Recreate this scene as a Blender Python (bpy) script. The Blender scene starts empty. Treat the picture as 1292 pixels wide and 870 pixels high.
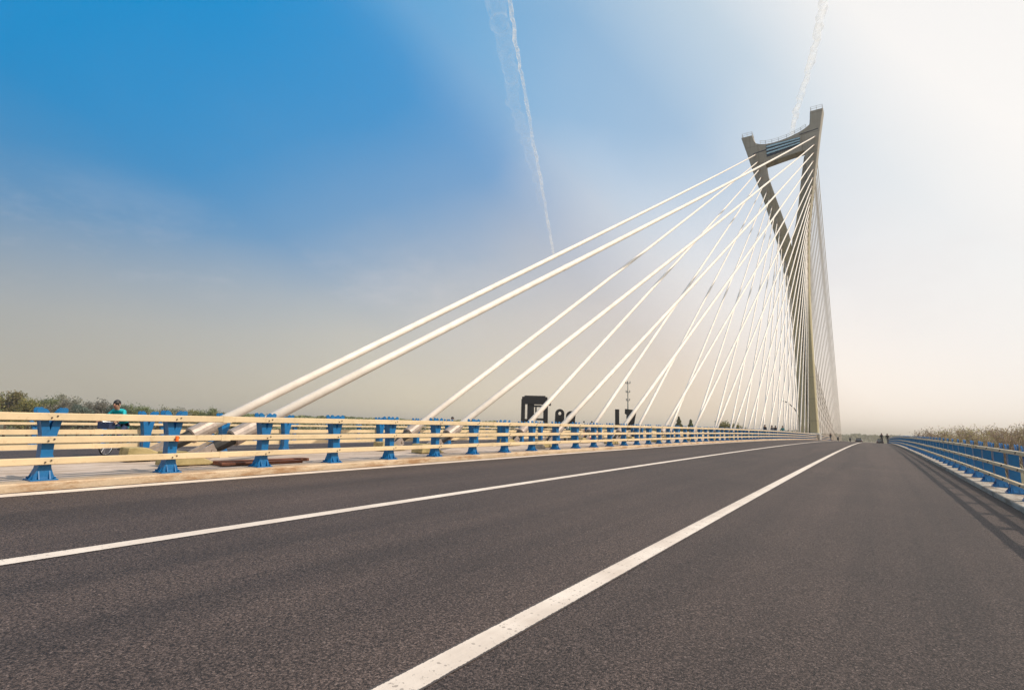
import bpy, math, random
from mathutils import Vector, Matrix, noise as mnoise
random.seed(7)
HAZE = .00033
scene = bpy.context.scene
C = scene.collection
R = math.radians
PI = math.pi

# ------------------------------------------------------------------ road alignment (metres)
G, K, E_ = 0.01361, 8.1e-5, 0.02751


def prof(y):
    if y < 0: return G * y
    if y < 330: return G * y - K * y * y
    z = G * 330 - K * 330 * 330
    s = G - 2 * K * 330
    d = y - 330
    if d > 130: d = 130
    return z + s * d - s / 260 * d * d


XL, XR = -9.50, 2.05            # kerb faces of the near carriageway
ML = -13.90                     # far side of the median
FL = -28.30                     # outer kerb of the far carriageway
ZM = -E_ * XL + 0.10            # median top


def zroad(x, y):
    if x >= XL: return prof(y) - E_ * x
    return prof(y) - E_ * XL + (x - ML) * E_


# ------------------------------------------------------------------ object helpers
def tag(o, label=None, cat=None, group=None, kind=None):
    if label: o['label'] = label
    if cat: o['category'] = cat
    if group: o['group'] = group
    if kind: o['kind'] = kind
    return o


def thing(name, label, cat, loc=(0, 0, 0), rz=0, group=None):
    o = bpy.data.objects.new(name, None)
    C.objects.link(o)
    o.location = loc
    o.rotation_euler = (0, 0, rz)
    o.empty_display_size = 0.2
    return tag(o, label, cat, group)


class MB:
    def __init__(s):
        s.v = []; s.f = []; s.mi = []; s.cur = 0

    def add(s, vs, fs):
        n = len(s.v)
        s.v += [tuple(v) for v in vs]
        for f in fs:
            s.f.append(tuple(i + n for i in f)); s.mi.append(s.cur)

    def box(s, c, d, rot=None):
        x, y, z = d[0] / 2, d[1] / 2, d[2] / 2
        vs = [Vector(p) for p in ((-x, -y, -z), (x, -y, -z), (x, y, -z), (-x, y, -z), (-x, -y, z), (x, -y, z), (x, y, z), (-x, y, z))]
        if rot is not None: vs = [rot @ v for v in vs]
        c = Vector(c)
        s.add([v + c for v in vs], ((0, 3, 2, 1), (4, 5, 6, 7), (0, 1, 5, 4), (1, 2, 6, 5), (2, 3, 7, 6), (3, 0, 4, 7)))

    def tube(s, pts, r, n=8, cap=True):
        pts = [Vector(p) for p in pts]
        if not isinstance(r, (list, tuple)): r = [r] * len(pts)
        vs = []; fs = []
        ref = None
        for i, p in enumerate(pts):
            a = pts[max(i - 1, 0)]; b = pts[min(i + 1, len(pts) - 1)]
            t = (b - a).normalized()
            if ref is None:
                ref = Vector((0, 0, 1)) if abs(t.z) < .9 else Vector((1, 0, 0))
            u = t.cross(ref).normalized(); w = u.cross(t).normalized(); ref = w
            for k in range(n):
                a_ = 2 * PI * k / n
                vs.append(p + (u * math.cos(a_) + w * math.sin(a_)) * r[i])
        for i in range(len(pts) - 1):
            for k in range(n):
                fs.append((i * n + k, i * n + (k + 1) % n, (i + 1) * n + (k + 1) % n, (i + 1) * n + k))
        if cap:
            fs.append(tuple(range(n))[::-1]); fs.append(tuple((len(pts) - 1) * n + k for k in range(n)))
        s.add(vs, fs)

    def ring(s, c, r, rr, axis='x', n=28, m=8):
        vs = []; fs = []
        for i in range(n):
            a = 2 * PI * i / n
            for j in range(m):
                b = 2 * PI * j / m
                q = r + rr * math.cos(b)
                p = (rr * math.sin(b), q * math.cos(a), q * math.sin(a))
                if axis == 'y': p = (p[1], p[0], p[2])
                if axis == 'z': p = (p[1], p[2], p[0])
                vs.append(Vector(p) + Vector(c))
        for i in range(n):
            for j in range(m):
                fs.append((i * m + j, ((i + 1) % n) * m + j, ((i + 1) % n) * m + (j + 1) % m, i * m + (j + 1) % m))
        s.add(vs, fs)

    def ball(s, c, r, n=12, m=8):
        if not isinstance(r, (list, tuple)): r = (r, r, r)
        vs = [(c[0], c[1], c[2] - r[2])]; fs = []
        for i in range(1, m):
            b = -PI / 2 + PI * i / m
            for k in range(n):
                a = 2 * PI * k / n
                vs.append((c[0] + r[0] * math.cos(b) * math.cos(a), c[1] + r[1] * math.cos(b) * math.sin(a), c[2] + r[2] * math.sin(b)))
        vs.append((c[0], c[1], c[2] + r[2]))
        for k in range(n): fs.append((0, 1 + (k + 1) % n, 1 + k))
        for i in range(m - 2):
            for k in range(n):
                a = 1 + i * n
                fs.append((a + k, a + (k + 1) % n, a + n + (k + 1) % n, a + n + k))
        l = 1 + (m - 2) * n
        for k in range(n): fs.append((l + k, l + (k + 1) % n, len(vs) - 1))
        s.add(vs, fs)

    def loft(s, rings, cap=True):
        n = len(rings[0]); vs = [p for r in rings for p in r]; fs = []
        for i in range(len(rings) - 1):
            for k in range(n):
                fs.append((i * n + k, i * n + (k + 1) % n, (i + 1) * n + (k + 1) % n, (i + 1) * n + k))
        if cap:
            fs.append(tuple(range(n))[::-1]); fs.append(tuple((len(rings) - 1) * n + k for k in range(n)))
        s.add(vs, fs)

    def prism(s, poly, t0, t1, axis='x'):
        """extrude a 2-D polygon (a,b) along an axis from t0 to t1"""
        def P(a, b, t):
            return (t, a, b) if axis == 'x' else ((a, t, b) if axis == 'y' else (a, b, t))
        n = len(poly)
        vs = [P(a, b, t0) for a, b in poly] + [P(a, b, t1) for a, b in poly]
        fs = [tuple(range(n))[::-1], tuple(range(n, 2 * n))]
        for k in range(n): fs.append((k, (k + 1) % n, n + (k + 1) % n, n + k))
        s.add(vs, fs)

    def mesh(s, name, mats, smooth=False, fixn=True):
        me = bpy.data.meshes.new(name)
        me.from_pydata(s.v, [], s.f)
        if not isinstance(mats, (list, tuple)): mats = [mats]
        for m in mats: me.materials.append(m)
        if len(mats) > 1: me.polygons.foreach_set('material_index', s.mi)
        me.validate(); me.update()
        if fixn:
            import bmesh
            b = bmesh.new(); b.from_mesh(me)
            bmesh.ops.recalc_face_normals(b, faces=b.faces)
            b.to_mesh(me); b.free()
        if smooth: me.polygons.foreach_set('use_smooth', [True] * len(me.polygons))
        return me

    def build(s, name, mats, parent=None, smooth=False, loc=None, bevel=0, fixn=True):
        o = bpy.data.objects.new(name, s.mesh(name, mats, smooth, fixn))
        C.objects.link(o)
        if parent: o.parent = parent
        if loc: o.location = loc
        if bevel:
            m = o.modifiers.new('bevel', 'BEVEL'); m.width = bevel; m.segments = 2; m.limit_method = 'ANGLE'
        return o


def copy_tree(o, parent=None):
    c = o.copy(); C.objects.link(c)
    if parent: c.parent = parent
    for ch in list(o.children): copy_tree(ch, c)
    return c


# ------------------------------------------------------------------ materials
def new_mat(name):
    m = bpy.data.materials.new(name); m.use_nodes = True
    nt = m.node_tree
    return m, nt, nt.nodes['Principled BSDF']


def nd(nt, t, **kw):
    n = nt.nodes.new(t)
    for k, v in kw.items():
        if k in n.inputs.keys(): n.inputs[k].default_value = v
        else: setattr(n, k, v)
    return n


def ramp(nt, fac, stops):
    n = nt.nodes.new('ShaderNodeValToRGB')
    e = n.color_ramp.elements
    while len(e) < len(stops): e.new(0.5)
    for q, (p, c) in zip(e, stops):
        q.position = p
        q.color = (*c, 1) if isinstance(c, tuple) else (c, c, c, 1)
    if fac is not None: nt.links.new(fac, n.inputs[0])
    return n.outputs[0]


def mix(nt, fac, a, b, mode='MIX'):
    n = nt.nodes.new('ShaderNodeMix'); n.data_type = 'RGBA'; n.blend_type = mode
    for k, s_ in ((0, fac), (6, a), (7, b)):
        if hasattr(s_, 'links'): nt.links.new(s_, n.inputs[k])
        elif isinstance(s_, tuple): n.inputs[k].default_value = (*s_, 1)
        else: n.inputs[k].default_value = s_
    return n.outputs[2]


def mth(nt, op, a, b=0.0, c=0.0):
    n = nt.nodes.new('ShaderNodeMath'); n.operation = op
    for k, s_ in ((0, a), (1, b), (2, c)):
        if hasattr(s_, 'links'): nt.links.new(s_, n.inputs[k])
        else: n.inputs[k].default_value = s_
    return n.outputs[0]


def pos(nt):
    return nt.nodes.new('ShaderNodeNewGeometry').outputs['Position']


def noi(nt, vec, scale, detail=4, rough=.6):
    n = nd(nt, 'ShaderNodeTexNoise', Scale=scale, Detail=detail, Roughness=rough)
    if vec is not None: nt.links.new(vec, n.inputs['Vector'])
    return n.outputs['Fac']


def bump(nt, bs, h, strength, dist):
    b = nd(nt, 'ShaderNodeBump', Strength=strength, Distance=dist)
    nt.links.new(h, b.inputs['Height']); nt.links.new(b.outputs[0], bs.inputs['Normal'])


def simple(name, col, rough=.5, metal=0., var=.15, scale=3., bmp=0.):
    m, nt, bs = new_mat(name)
    tc = nt.nodes.new('ShaderNodeTexCoord').outputs['Object']
    f = noi(nt, tc, scale, 5)
    c = ramp(nt, f, [(.3, tuple(x * (1 - var) for x in col)), (.7, tuple(min(1, x * (1 + var)) for x in col))])
    nt.links.new(c, bs.inputs['Base Color'])
    bs.inputs['Roughness'].default_value = rough; bs.inputs['Metallic'].default_value = metal
    if bmp: bump(nt, bs, noi(nt, tc, scale * 12, 4), .4, bmp)
    return m


def mat_asphalt():
    m, nt, bs = new_mat('asphalt')
    p = pos(nt)
    v = nd(nt, 'ShaderNodeTexVoronoi', Scale=115.); nt.links.new(p, v.inputs['Vector'])
    f1 = noi(nt, p, 66, 4, .75)
    f2 = noi(nt, p, .35, 4)
    mp = nd(nt, 'ShaderNodeMapping'); mp.inputs['Scale'].default_value = (1.1, .03, 1)
    nt.links.new(p, mp.inputs['Vector'])
    f3 = noi(nt, mp.outputs[0], 1.0, 4)            # long wheel-track streaks
    stone = ramp(nt, v.outputs['Color'], [(.1, (.030, .023, .021)), (.5, (.090, .067, .058)), (.8, (.145, .110, .098)), (.97, (.23, .185, .165))])
    c = mix(nt, ramp(nt, f1, [(.40, 0.), (.56, 1.)]), (.014, .0105, .0095), stone)
    c = mix(nt, 1., c, ramp(nt, f2, [(.3, (.86, .86, .87)), (.7, (1.12, 1.1, 1.08))]), 'MULTIPLY')
    c = mix(nt, 1., c, ramp(nt, f3, [(.34, (.70, .70, .71)), (.64, (1.16, 1.12, 1.09))]), 'MULTIPLY')
    nt.links.new(c, bs.inputs['Base Color'])
    bs.inputs['Roughness'].default_value = .72
    bs.inputs['Specular IOR Level'].default_value = .35
    h = mth(nt, 'ADD', mth(nt, 'MULTIPLY', v.outputs['Distance'], -1.), f1)
    bump(nt, bs, h, .75, .006)
    return m


def mat_paint_line(name, xc, wd, dots=False):
    m, nt, bs = new_mat(name)
    p = pos(nt)
    f = noi(nt, p, 30, 6, .75); g = noi(nt, p, 2.2, 4)
    mp = nd(nt, 'ShaderNodeMapping'); mp.inputs['Scale'].default_value = (5, .12, 1)
    nt.links.new(p, mp.inputs['Vector'])
    tr = noi(nt, mp.outputs[0], 1.3, 4)
    c = ramp(nt, g, [(.3, (.60, .51, .43)), (.7, (.76, .67, .58))])
    c = mix(nt, 1., c, ramp(nt, tr, [(.35, (.84, .83, .82)), (.6, (1., 1., 1.))]), 'MULTIPLY')
    worn = mth(nt, 'GREATER_THAN', mth(nt, 'ADD', f, mth(nt, 'MULTIPLY', g, .22)), .735)
    sx = nt.nodes.new('ShaderNodeSeparateXYZ'); nt.links.new(p, sx.inputs[0])
    off = mth(nt, 'ABSOLUTE', mth(nt, 'SUBTRACT', sx.outputs[0], xc))
    edge = mth(nt, 'GREATER_THAN', mth(nt, 'ADD', off, mth(nt, 'MULTIPLY', noi(nt, p, 45, 4, .7), .022)), wd / 2 + .004)
    if dots:                       # small punched dots, three across, every 0.31 m
        wob = mth(nt, 'MULTIPLY', mth(nt, 'SUBTRACT', noi(nt, p, 4, 2), .5), .07)
        fy = mth(nt, 'SUBTRACT', mth(nt, 'FRACT', mth(nt, 'DIVIDE', mth(nt, 'ADD', sx.outputs[1], wob), .31)), .5)
        fx = mth(nt, 'SUBTRACT', mth(nt, 'FRACT', mth(nt, 'DIVIDE', mth(nt, 'ADD', mth(nt, 'SUBTRACT', sx.outputs[0], xc), wob), .045)), .5)
        dy = mth(nt, 'MULTIPLY', fy, .31); dx = mth(nt, 'MULTIPLY', fx, .045)
        r2 = mth(nt, 'SQRT', mth(nt, 'ADD', mth(nt, 'MULTIPLY', dx, dx), mth(nt, 'MULTIPLY', dy, dy)))
        ins = mth(nt, 'LESS_THAN', off, .066)
        dot = mth(nt, 'MULTIPLY', mth(nt, 'LESS_THAN', r2, mth(nt, 'SUBTRACT', mth(nt, 'MULTIPLY', noi(nt, p, 9, 2), .024), .0025)), ins)
        worn = mth(nt, 'MAXIMUM', worn, mth(nt, 'MULTIPLY', dot, .8))
    c = mix(nt, mth(nt, 'MULTIPLY', worn, .7), c, (.15, .12, .10))
    c = mix(nt, edge, c, (.07, .055, .048))
    nt.links.new(c, bs.inputs['Base Color'])
    bs.inputs['Roughness'].default_value = .65
    bump(nt, bs, noi(nt, p, 70, 3), .5, .003)
    return m


def mat_concrete(name, a, b, stain=None, rough=.85, scale=1.0):
    m, nt, bs = new_mat(name)
    p = pos(nt)
    f = noi(nt, p, .9 * scale, 6, .65); g = noi(nt, p, 30, 4)
    c = ramp(nt, f, [(.3, a), (.7, b)])
    c = mix(nt, 1., c, ramp(nt, g, [(.3, (.9, .9, .9)), (.7, (1.08, 1.08, 1.08))]), 'MULTIPLY')
    if stain:
        mp = nd(nt, 'ShaderNodeMapping'); mp.inputs['Scale'].default_value = (2.0, .5, 2.0)
        nt.links.new(p, mp.inputs['Vector'])
        s = noi(nt, mp.outputs[0], 2.3, 6, .75)
        c = mix(nt, ramp(nt, s, [(.47, 0.), (.62, .75)]), c, stain)
    nt.links.new(c, bs.inputs['Base Color']); bs.inputs['Roughness'].default_value = rough
    bump(nt, bs, g, .35, .006)
    return m


def mat_pylon():
    m, nt, bs = new_mat('pylon_concrete')
    p = pos(nt)
    f = noi(nt, p, .16, 6, .6)
    mp = nd(nt, 'ShaderNodeMapping'); mp.inputs['Scale'].default_value = (1.3, 1.3, .05)
    nt.links.new(p, mp.inputs['Vector'])
    s = noi(nt, mp.outputs[0], 1.2, 5, .7)
    c = ramp(nt, f, [(.3, (.26, .24, .205)), (.7, (.36, .335, .29))])
    c = mix(nt, ramp(nt, s, [(.52, 0.), (.7, .55)]), c, (.13, .115, .09))
    sx = nt.nodes.new('ShaderNodeSeparateXYZ'); nt.links.new(p, sx.inputs[0])
    olive_z = mth(nt, 'ADD', mth(nt, 'DIVIDE', sx.outputs[2], 70.), mth(nt, 'MULTIPLY', mth(nt, 'SUBTRACT', f, .5), .5))
    c = mix(nt, ramp(nt, olive_z, [(.45, 1.), (.85, 0.)]), c, mix(nt, f, (.30, .265, .155), (.46, .41, .26)))  # lighter, more olive tone towards the foot of the tower
    j = mth(nt, 'LESS_THAN', mth(nt, 'FRACT', mth(nt, 'DIVIDE', sx.outputs[2], 4.4)), .03)   # construction joints
    c = mix(nt, mth(nt, 'MULTIPLY', j, .45), c, (.15, .14, .13))
    nt.links.new(c, bs.inputs['Base Color']); bs.inputs['Roughness'].default_value = .85
    return m


def mat_painted_metal(name, col, dirt, rough=.45, amount=.6):
    m, nt, bs = new_mat(name)
    tc = pos(nt)
    f = noi(nt, tc, 1.7, 5); g = noi(nt, tc, 9, 6, .75)
    c = ramp(nt, f, [(.3, tuple(x * .86 for x in col)), (.7, tuple(min(1, x * 1.1) for x in col))])
    c = mix(nt, ramp(nt, g, [(.56, 0.), (.72, amount)]), c, dirt)
    nt.links.new(c, bs.inputs['Base Color']); bs.inputs['Roughness'].default_value = rough
    bump(nt, bs, g, .12, .004)
    return m


def mat_leaf(name, c1, c2, c3):
    m, nt, bs = new_mat(name)
    g = nt.nodes.new('ShaderNodeNewGeometry')
    c = ramp(nt, g.outputs['Random Per Island'], [(0., c1), (.55, c2), (1., c3)])
    oi = nt.nodes.new('ShaderNodeObjectInfo')
    h = nd(nt, 'ShaderNodeHueSaturation')
    nt.links.new(mth(nt, 'MULTIPLY_ADD', oi.outputs['Random'], .05, .475), h.inputs['Hue'])
    nt.links.new(mth(nt, 'MULTIPLY_ADD', oi.outputs['Random'], .5, .75), h.inputs['Value'])
    nt.links.new(c, h.inputs['Color'])
    nt.links.new(h.outputs[0], bs.inputs['Base Color'])
    bs.inputs['Roughness'].default_value = .7
    tr = nt.nodes.new('ShaderNodeBsdfTranslucent'); nt.links.new(h.outputs[0], tr.inputs[0])
    mx = nt.nodes.new('ShaderNodeMixShader'); mx.inputs[0].default_value = .3
    nt.links.new(bs.outputs[0], mx.inputs[1]); nt.links.new(tr.outputs[0], mx.inputs[2])
    nt.links.new(mx.outputs[0], nt.nodes['Material Output'].inputs[0])
    return m


M = {}
M['asphalt'] = mat_asphalt()
M['median'] = mat_concrete('median_concrete', (.42, .335, .27), (.58, .475, .395), (.27, .19, .125))
M['kerb'] = mat_concrete('kerb_concrete', (.40, .305, .205), (.56, .435, .30), (.25, .115, .035))
M['kerb_grey'] = mat_concrete('kerb_grey', (.34, .295, .24), (.50, .44, .37), (.14, .10, .07))
M['deck'] = mat_concrete('deck_concrete', (.25, .24, .22), (.36, .34, .31))
M['pylon'] = mat_pylon()
M['blue'] = mat_painted_metal('blue_post_paint', (.001, .125, .33), (.004, .04, .10), .42, .55)
M['cream'] = mat_painted_metal('cream_rail_paint', (.65, .505, .31), (.30, .18, .08), .5, .5)
M['white_cable'] = mat_painted_metal('white_cable_sheath', (.76, .695, .615), (.50, .43, .35), .45, .18)
M['steel'] = simple('socket_steel', (.36, .30, .26), .5, .35, .25, 9)
M['rubber'] = simple('black_rubber', (.014, .013, .012), .6)
M['black'] = simple('black_steel', (.010, .009, .011), .55, 0, .3, 1)
M['bolt'] = simple('dark_bolt', (.06, .04, .03), .6)
M['anchor'] = mat_concrete('anchor_concrete', (.34, .27, .12), (.46, .37, .19), (.16, .13, .045))
M['rust'] = mat_concrete('rusty_boards', (.14, .05, .025), (.24, .09, .045), (.08, .03, .018), .8, 3)
M['orange'] = simple('orange_plastic', (.85, .16, .02), .35)
M['louvre_dark'] = simple('louvre_dark_blue', (.004, .018, .05), .5)
M['louvre_light'] = simple('louvre_slat_blue', (.34, .54, .66), .45)
M['rail_thin'] = simple('thin_railing_grey', (.45, .44, .42), .5)
M['mast'] = simple('mast_grey', (.16, .17, .16), .5)
M['lamp'] = simple('lamp_dark', (.02, .02, .022), .45)
M['lens'] = simple('lamp_lens', (.7, .7, .66), .2)
M['ground'] = None
M['skin'] = simple('skin', (.36, .20, .13), .5)
M['hair'] = simple('dark_hair', (.012, .009, .008), .5)
M['teal'] = simple('teal_jacket', (.0, .36, .40), .6)
M['dark_cloth'] = simple('dark_clothes', (.018, .018, .024), .8)
M['navy'] = simple('navy_trousers', (.02, .035, .09), .8)
M['grey_cloth'] = simple('grey_clothes', (.10, .10, .105), .8)
M['shoe'] = simple('shoes', (.02, .02, .02), .6)
M['tyre'] = simple('tyre', (.015, .015, .015), .8)
M['chrome'] = simple('bright_metal', (.6, .6, .6), .25, .9)
M['pink'] = simple('pink_red_plastic', (.55, .03, .10), .35)
M['green_pl'] = simple('dark_teal_plastic', (.01, .13, .14), .35)
M['car'] = simple('dark_car_paint', (.03, .035, .045), .3)
M['glass'] = simple('car_glass', (.02, .025, .03), .08)
M['tail'] = simple('red_tail_lens', (.5, .02, .02), .25)
M['bark'] = simple('bark', (.10, .075, .055), .85)
M['bark_pale'] = simple('pale_bark', (.30, .22, .17), .85)
M['leaf_yellow'] = mat_leaf('leaf_yellow_green', (0.13, 0.15, 0.04), (0.22, 0.21, 0.06), (0.3, 0.25, 0.09))  # leaf colours here are lightened to stand in for part of the haze
M['leaf_blue'] = mat_leaf('leaf_blue_green', (0.08, 0.115, 0.095), (0.12, 0.155, 0.125), (0.17, 0.2, 0.15))
M['leaf_mauve'] = mat_leaf('leaf_brown_mauve', (0.14, 0.14, 0.105), (0.2, 0.19, 0.15), (0.27, 0.25, 0.19))
M['leaf_green'] = mat_leaf('leaf_mid_green', (0.095, 0.12, 0.045), (0.14, 0.165, 0.065), (0.2, 0.21, 0.09))
M['leaf_con'] = mat_leaf('leaf_conifer', (0.075, 0.095, 0.03), (0.12, 0.13, 0.045), (0.17, 0.16, 0.06))
M['leaf_pink'] = mat_leaf('leaf_bare_bud', (0.24, 0.18, 0.08), (0.34, 0.27, 0.12), (0.4, 0.34, 0.17))


def mat_ground():
    m, nt, bs = new_mat('field')
    p = pos(nt)
    f = noi(nt, p, .02, 6, .6); g = noi(nt, p, .6, 5, .7)
    c = ramp(nt, f, [(.3, (.07, .065, .028)), (.5, (.11, .095, .045)), (.7, (.15, .115, .06))])
    c = mix(nt, 1., c, ramp(nt, g, [(.3, (.75, .78, .7)), (.7, (1.2, 1.15, 1.1))]), 'MULTIPLY')
    nt.links.new(c, bs.inputs['Base Color']); bs.inputs['Roughness'].default_value = .95
    return m


M['ground'] = mat_ground()

# ------------------------------------------------------------------ camera (solved from the photo's road lines, posts and horizon)
cam = bpy.data.cameras.new('camera'); co = bpy.data.objects.new('camera', cam); C.objects.link(co)
yaw, pit, rol, camh, fpx = 0.59421, 0.15375, 0.02799, 1.3166, 675.77
cy, sy, cp, sp = math.cos(yaw), math.sin(yaw), math.cos(pit), math.sin(pit)
fw = Vector((-sy * cp, cy * cp, sp)); r0 = Vector((cy, sy, 0)); u0 = r0.cross(fw)
rr = r0 * math.cos(rol) + u0 * math.sin(rol); uu = -r0 * math.sin(rol) + u0 * math.cos(rol)
co.matrix_world = Matrix(((rr.x, uu.x, -fw.x, 0), (rr.y, uu.y, -fw.y, 0), (rr.z, uu.z, -fw.z, camh), (0, 0, 0, 1)))
cam.sensor_fit = 'HORIZONTAL'; cam.sensor_width = 36; cam.lens = fpx / 1292 * 36
cam.clip_start = .05; cam.clip_end = 30000
scene.camera = co

# ------------------------------------------------------------------ light and sky
SAZ, SEL = R(79), R(44)
sdir = Vector((math.cos(SEL) * math.sin(SAZ), math.cos(SEL) * math.cos(SAZ), math.sin(SEL)))
sun = bpy.data.lights.new('sun', 'SUN'); so = bpy.data.objects.new('sun', sun); C.objects.link(so)
so.rotation_euler = sdir.to_track_quat('Z', 'Y').to_euler()
so.location = sdir * 300
sun.energy = 4.0; sun.angle = R(.6); sun.color = (1., .88, .74)

w = bpy.data.worlds.new('World'); scene.world = w; w.use_nodes = True
nt = w.node_tree; nt.nodes.clear()
out = nt.nodes.new('ShaderNodeOutputWorld'); bg = nt.nodes.new('ShaderNodeBackground')
sky = nt.nodes.new('ShaderNodeTexSky'); sky.sky_type = 'NISHITA'; sky.sun_disc = False
sky.sun_elevation = SEL; sky.sun_rotation = SAZ; sky.dust_density = 3.0; sky.air_density = 1.2; sky.ozone_density = 2.5
tc = nt.nodes.new('ShaderNodeTexCoord')
nrm = nt.nodes.new('ShaderNodeVectorMath'); nrm.operation = 'NORMALIZE'; nt.links.new(tc.outputs['Generated'], nrm.inputs[0])
dt = nt.nodes.new('ShaderNodeVectorMath'); dt.operation = 'DOT_PRODUCT'; nt.links.new(nrm.outputs[0], dt.inputs[0]); dt.inputs[1].default_value = sdir
sep = nt.nodes.new('ShaderNodeSeparateXYZ'); nt.links.new(nrm.outputs[0], sep.inputs[0])
s = mth(nt, 'MULTIPLY_ADD', dt.outputs['Value'], .5, .5)          # 0..1 = angle to the sun
def S(v): return v * .5 + .5
hor = ramp(nt, s, [(S(-.60), (.56, .50, .385)), (S(-.36), (.80, .69, .50)), (S(.0), (.93, .77, .60)), (S(.18), (1.16, 1.04, .93)), (S(.42), (1.05, 1.01, .97))])
upp = ramp(nt, s, [(S(-.6), (.0, .205, .47)), (S(-.25), (.0, .26, .60)), (S(.06), (.0, .275, .64)), (S(.15), (.065, .355, .68)), (S(.295), (.22, .44, .69)), (S(.42), (.46, .61, .75)), (S(.53), (.90, .90, .90))])
zm = ramp(nt, s, [(S(-.53), .40), (S(-.3), .44), (S(-.17), .54), (S(.026), .66), (S(.12), .80), (S(.29), .76), (S(.43), .88), (S(.52), 1.)])
u = mth(nt, 'DIVIDE', mth(nt, 'MAXIMUM', sep.outputs[2], 0.), zm)
wn = noi(nt, nrm.outputs[0], 2.2, 5, .5)
u = mth(nt, 'ADD', u, mth(nt, 'MULTIPLY', mth(nt, 'SUBTRACT', wn, .5), .16))   # thin uneven haze
wgt = ramp(nt, u, [(.03, 1.), (.36, .70), (.5, .50), (.68, .19), (.84, .06), (1., 0.)])
col = mix(nt, wgt, upp, hor)
# thin cirrus wisps
mp = nd(nt, 'ShaderNodeMapping'); mp.inputs['Scale'].default_value = (2., 2., 5); nt.links.new(nrm.outputs[0], mp.inputs['Vector'])
cw = noi(nt, mp.outputs[0], 2.4, 8, .66)
cwf = mth(nt, 'MULTIPLY', ramp(nt, cw, [(.5, 0.), (.8, 1.)]), mth(nt, 'MULTIPLY', ramp(nt, sep.outputs[2], [(.12, 0.), (.24, .30), (.36, 0.)]), 1.))
col = mix(nt, cwf, col, (.80, .74, .74))
nis = mix(nt, 1., sky.outputs[0], (.075, .075, .075), 'MULTIPLY')
col = mix(nt, .02, col, nis)
nt.links.new(col, bg.inputs[0]); bg.inputs[1].default_value = 1.0
nt.links.new(bg.outputs[0], out.inputs[0])
scene.view_settings.view_transform = 'Standard'; scene.view_settings.look = 'None'
scene.view_settings.exposure = 0.0; scene.view_settings.gamma = 1.0

# ------------------------------------------------------------------ setting
YS = [-40 + 4 * i for i in range(11)] + [3 + 3 * i for i in range(150)] + [460 + 20 * i for i in range(20)]


def strip(name, xs, mat, dz=0., y0=-40, y1=840, closed=None, ys=None, kind='structure'):
    """sheet (or closed prism when `closed`) swept along the road; xs = list of x or (x, z-above-profile)"""
    m = MB(); rings = []
    for y in (ys or YS):
        if y < y0 or y > y1: continue
        r = []
        for q in xs:
            if isinstance(q, tuple): r.append((q[0], y, prof(y) + q[1]))
            else: r.append((q, y, zroad(q, y) + dz))
        rings.append(r)
    n = len(xs)
    if closed:
        m.loft(rings)
    else:
        m.add([p for r in rings for p in r], [(i * n + k, i * n + k + 1, (i + 1) * n + k + 1, (i + 1) * n + k) for i in range(len(rings) - 1) for k in range(n - 1)])
    o = m.build(name, mat, fixn=bool(closed))
    if kind: tag(o, kind=kind)
    return o


g = MB(); N = 9000
g.add([(-N, -N, -8.2), (N, -N, -8.2), (N, N, -8.2), (-N, N, -8.2)], [(0, 1, 2, 3)])
tag(g.build('ground', M['ground']), kind='structure')
strip('bridge_deck', [(FL - .9, -.25), (FL - .9, -1.5), (-20, -2.6), (-4, -2.6), (2.9, -1.5), (2.9, -.25)], M['deck'], closed=True)
strip('road', [XL + .0, -5, -2, XR], M['asphalt'])
strip('road', [FL, -21, -17, ML], M['asphalt'])
md = strip('median_strip', [(XL, ZM - .4), (XL, ZM - .012), (XL - .012, ZM), (ML + .012, ZM), (ML, ZM - .012), (ML, ZM - .4)], [M['median']], closed=True)
md.data.materials.append(M['kerb'])
for pl in md.data.polygons:
    if pl.center.x > XL - .02 or pl.center.x < ML + .02: pl.material_index = 1
# kerb coping stones along the near edge of the median (a shade proud of the strip)
strip('kerb', [(XL - .45, ZM - .05), (XL + .003, ZM - .35), (XL + .003, ZM - .006), (XL - .012, ZM + .012), (XL - .45, ZM + .012)], M['kerb'], closed=True)
ZR = -E_ * XR + .10
strip('kerb', [(XR, ZR - .4), (XR, ZR - .012), (XR + .012, ZR), (2.9, ZR), (2.9, ZR - .5)], M['kerb_grey'], closed=True)
ZF = -E_ * XL + (FL - ML) * E_ + .10
strip('kerb', [(FL, ZF - .4), (FL, ZF - .012), (FL - .012, ZF), (FL - .9, ZF), (FL - .9, ZF - .5)], M['kerb_grey'], closed=True)
XC = -1.958
for nm_, xc, wd, dots in (('paint_dotted', XC, .184, True), ('paint_left_line', -5.695, .19, False), ('paint_kerb_line', -9.27, .26, False), ('paint_outer_line', -25.97, .25, False), ('paint_inner_line', -14.25, .2, False)):
    strip('lane_marking', [xc - wd / 2 - .008, xc + wd / 2 + .008], mat_paint_line(nm_, xc, wd, dots), .004)
for xc, nm_ in ((-18., 'paint_dash'), (-21.92, 'paint_dash_outer')):
    md_ = mat_paint_line(nm_, xc, .16)
    for yy in range(-36, 300, 15):
        strip('lane_marking', [xc - .088, xc + .088], md_, .004, ys=[yy, yy + 3, yy + 6])



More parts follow.
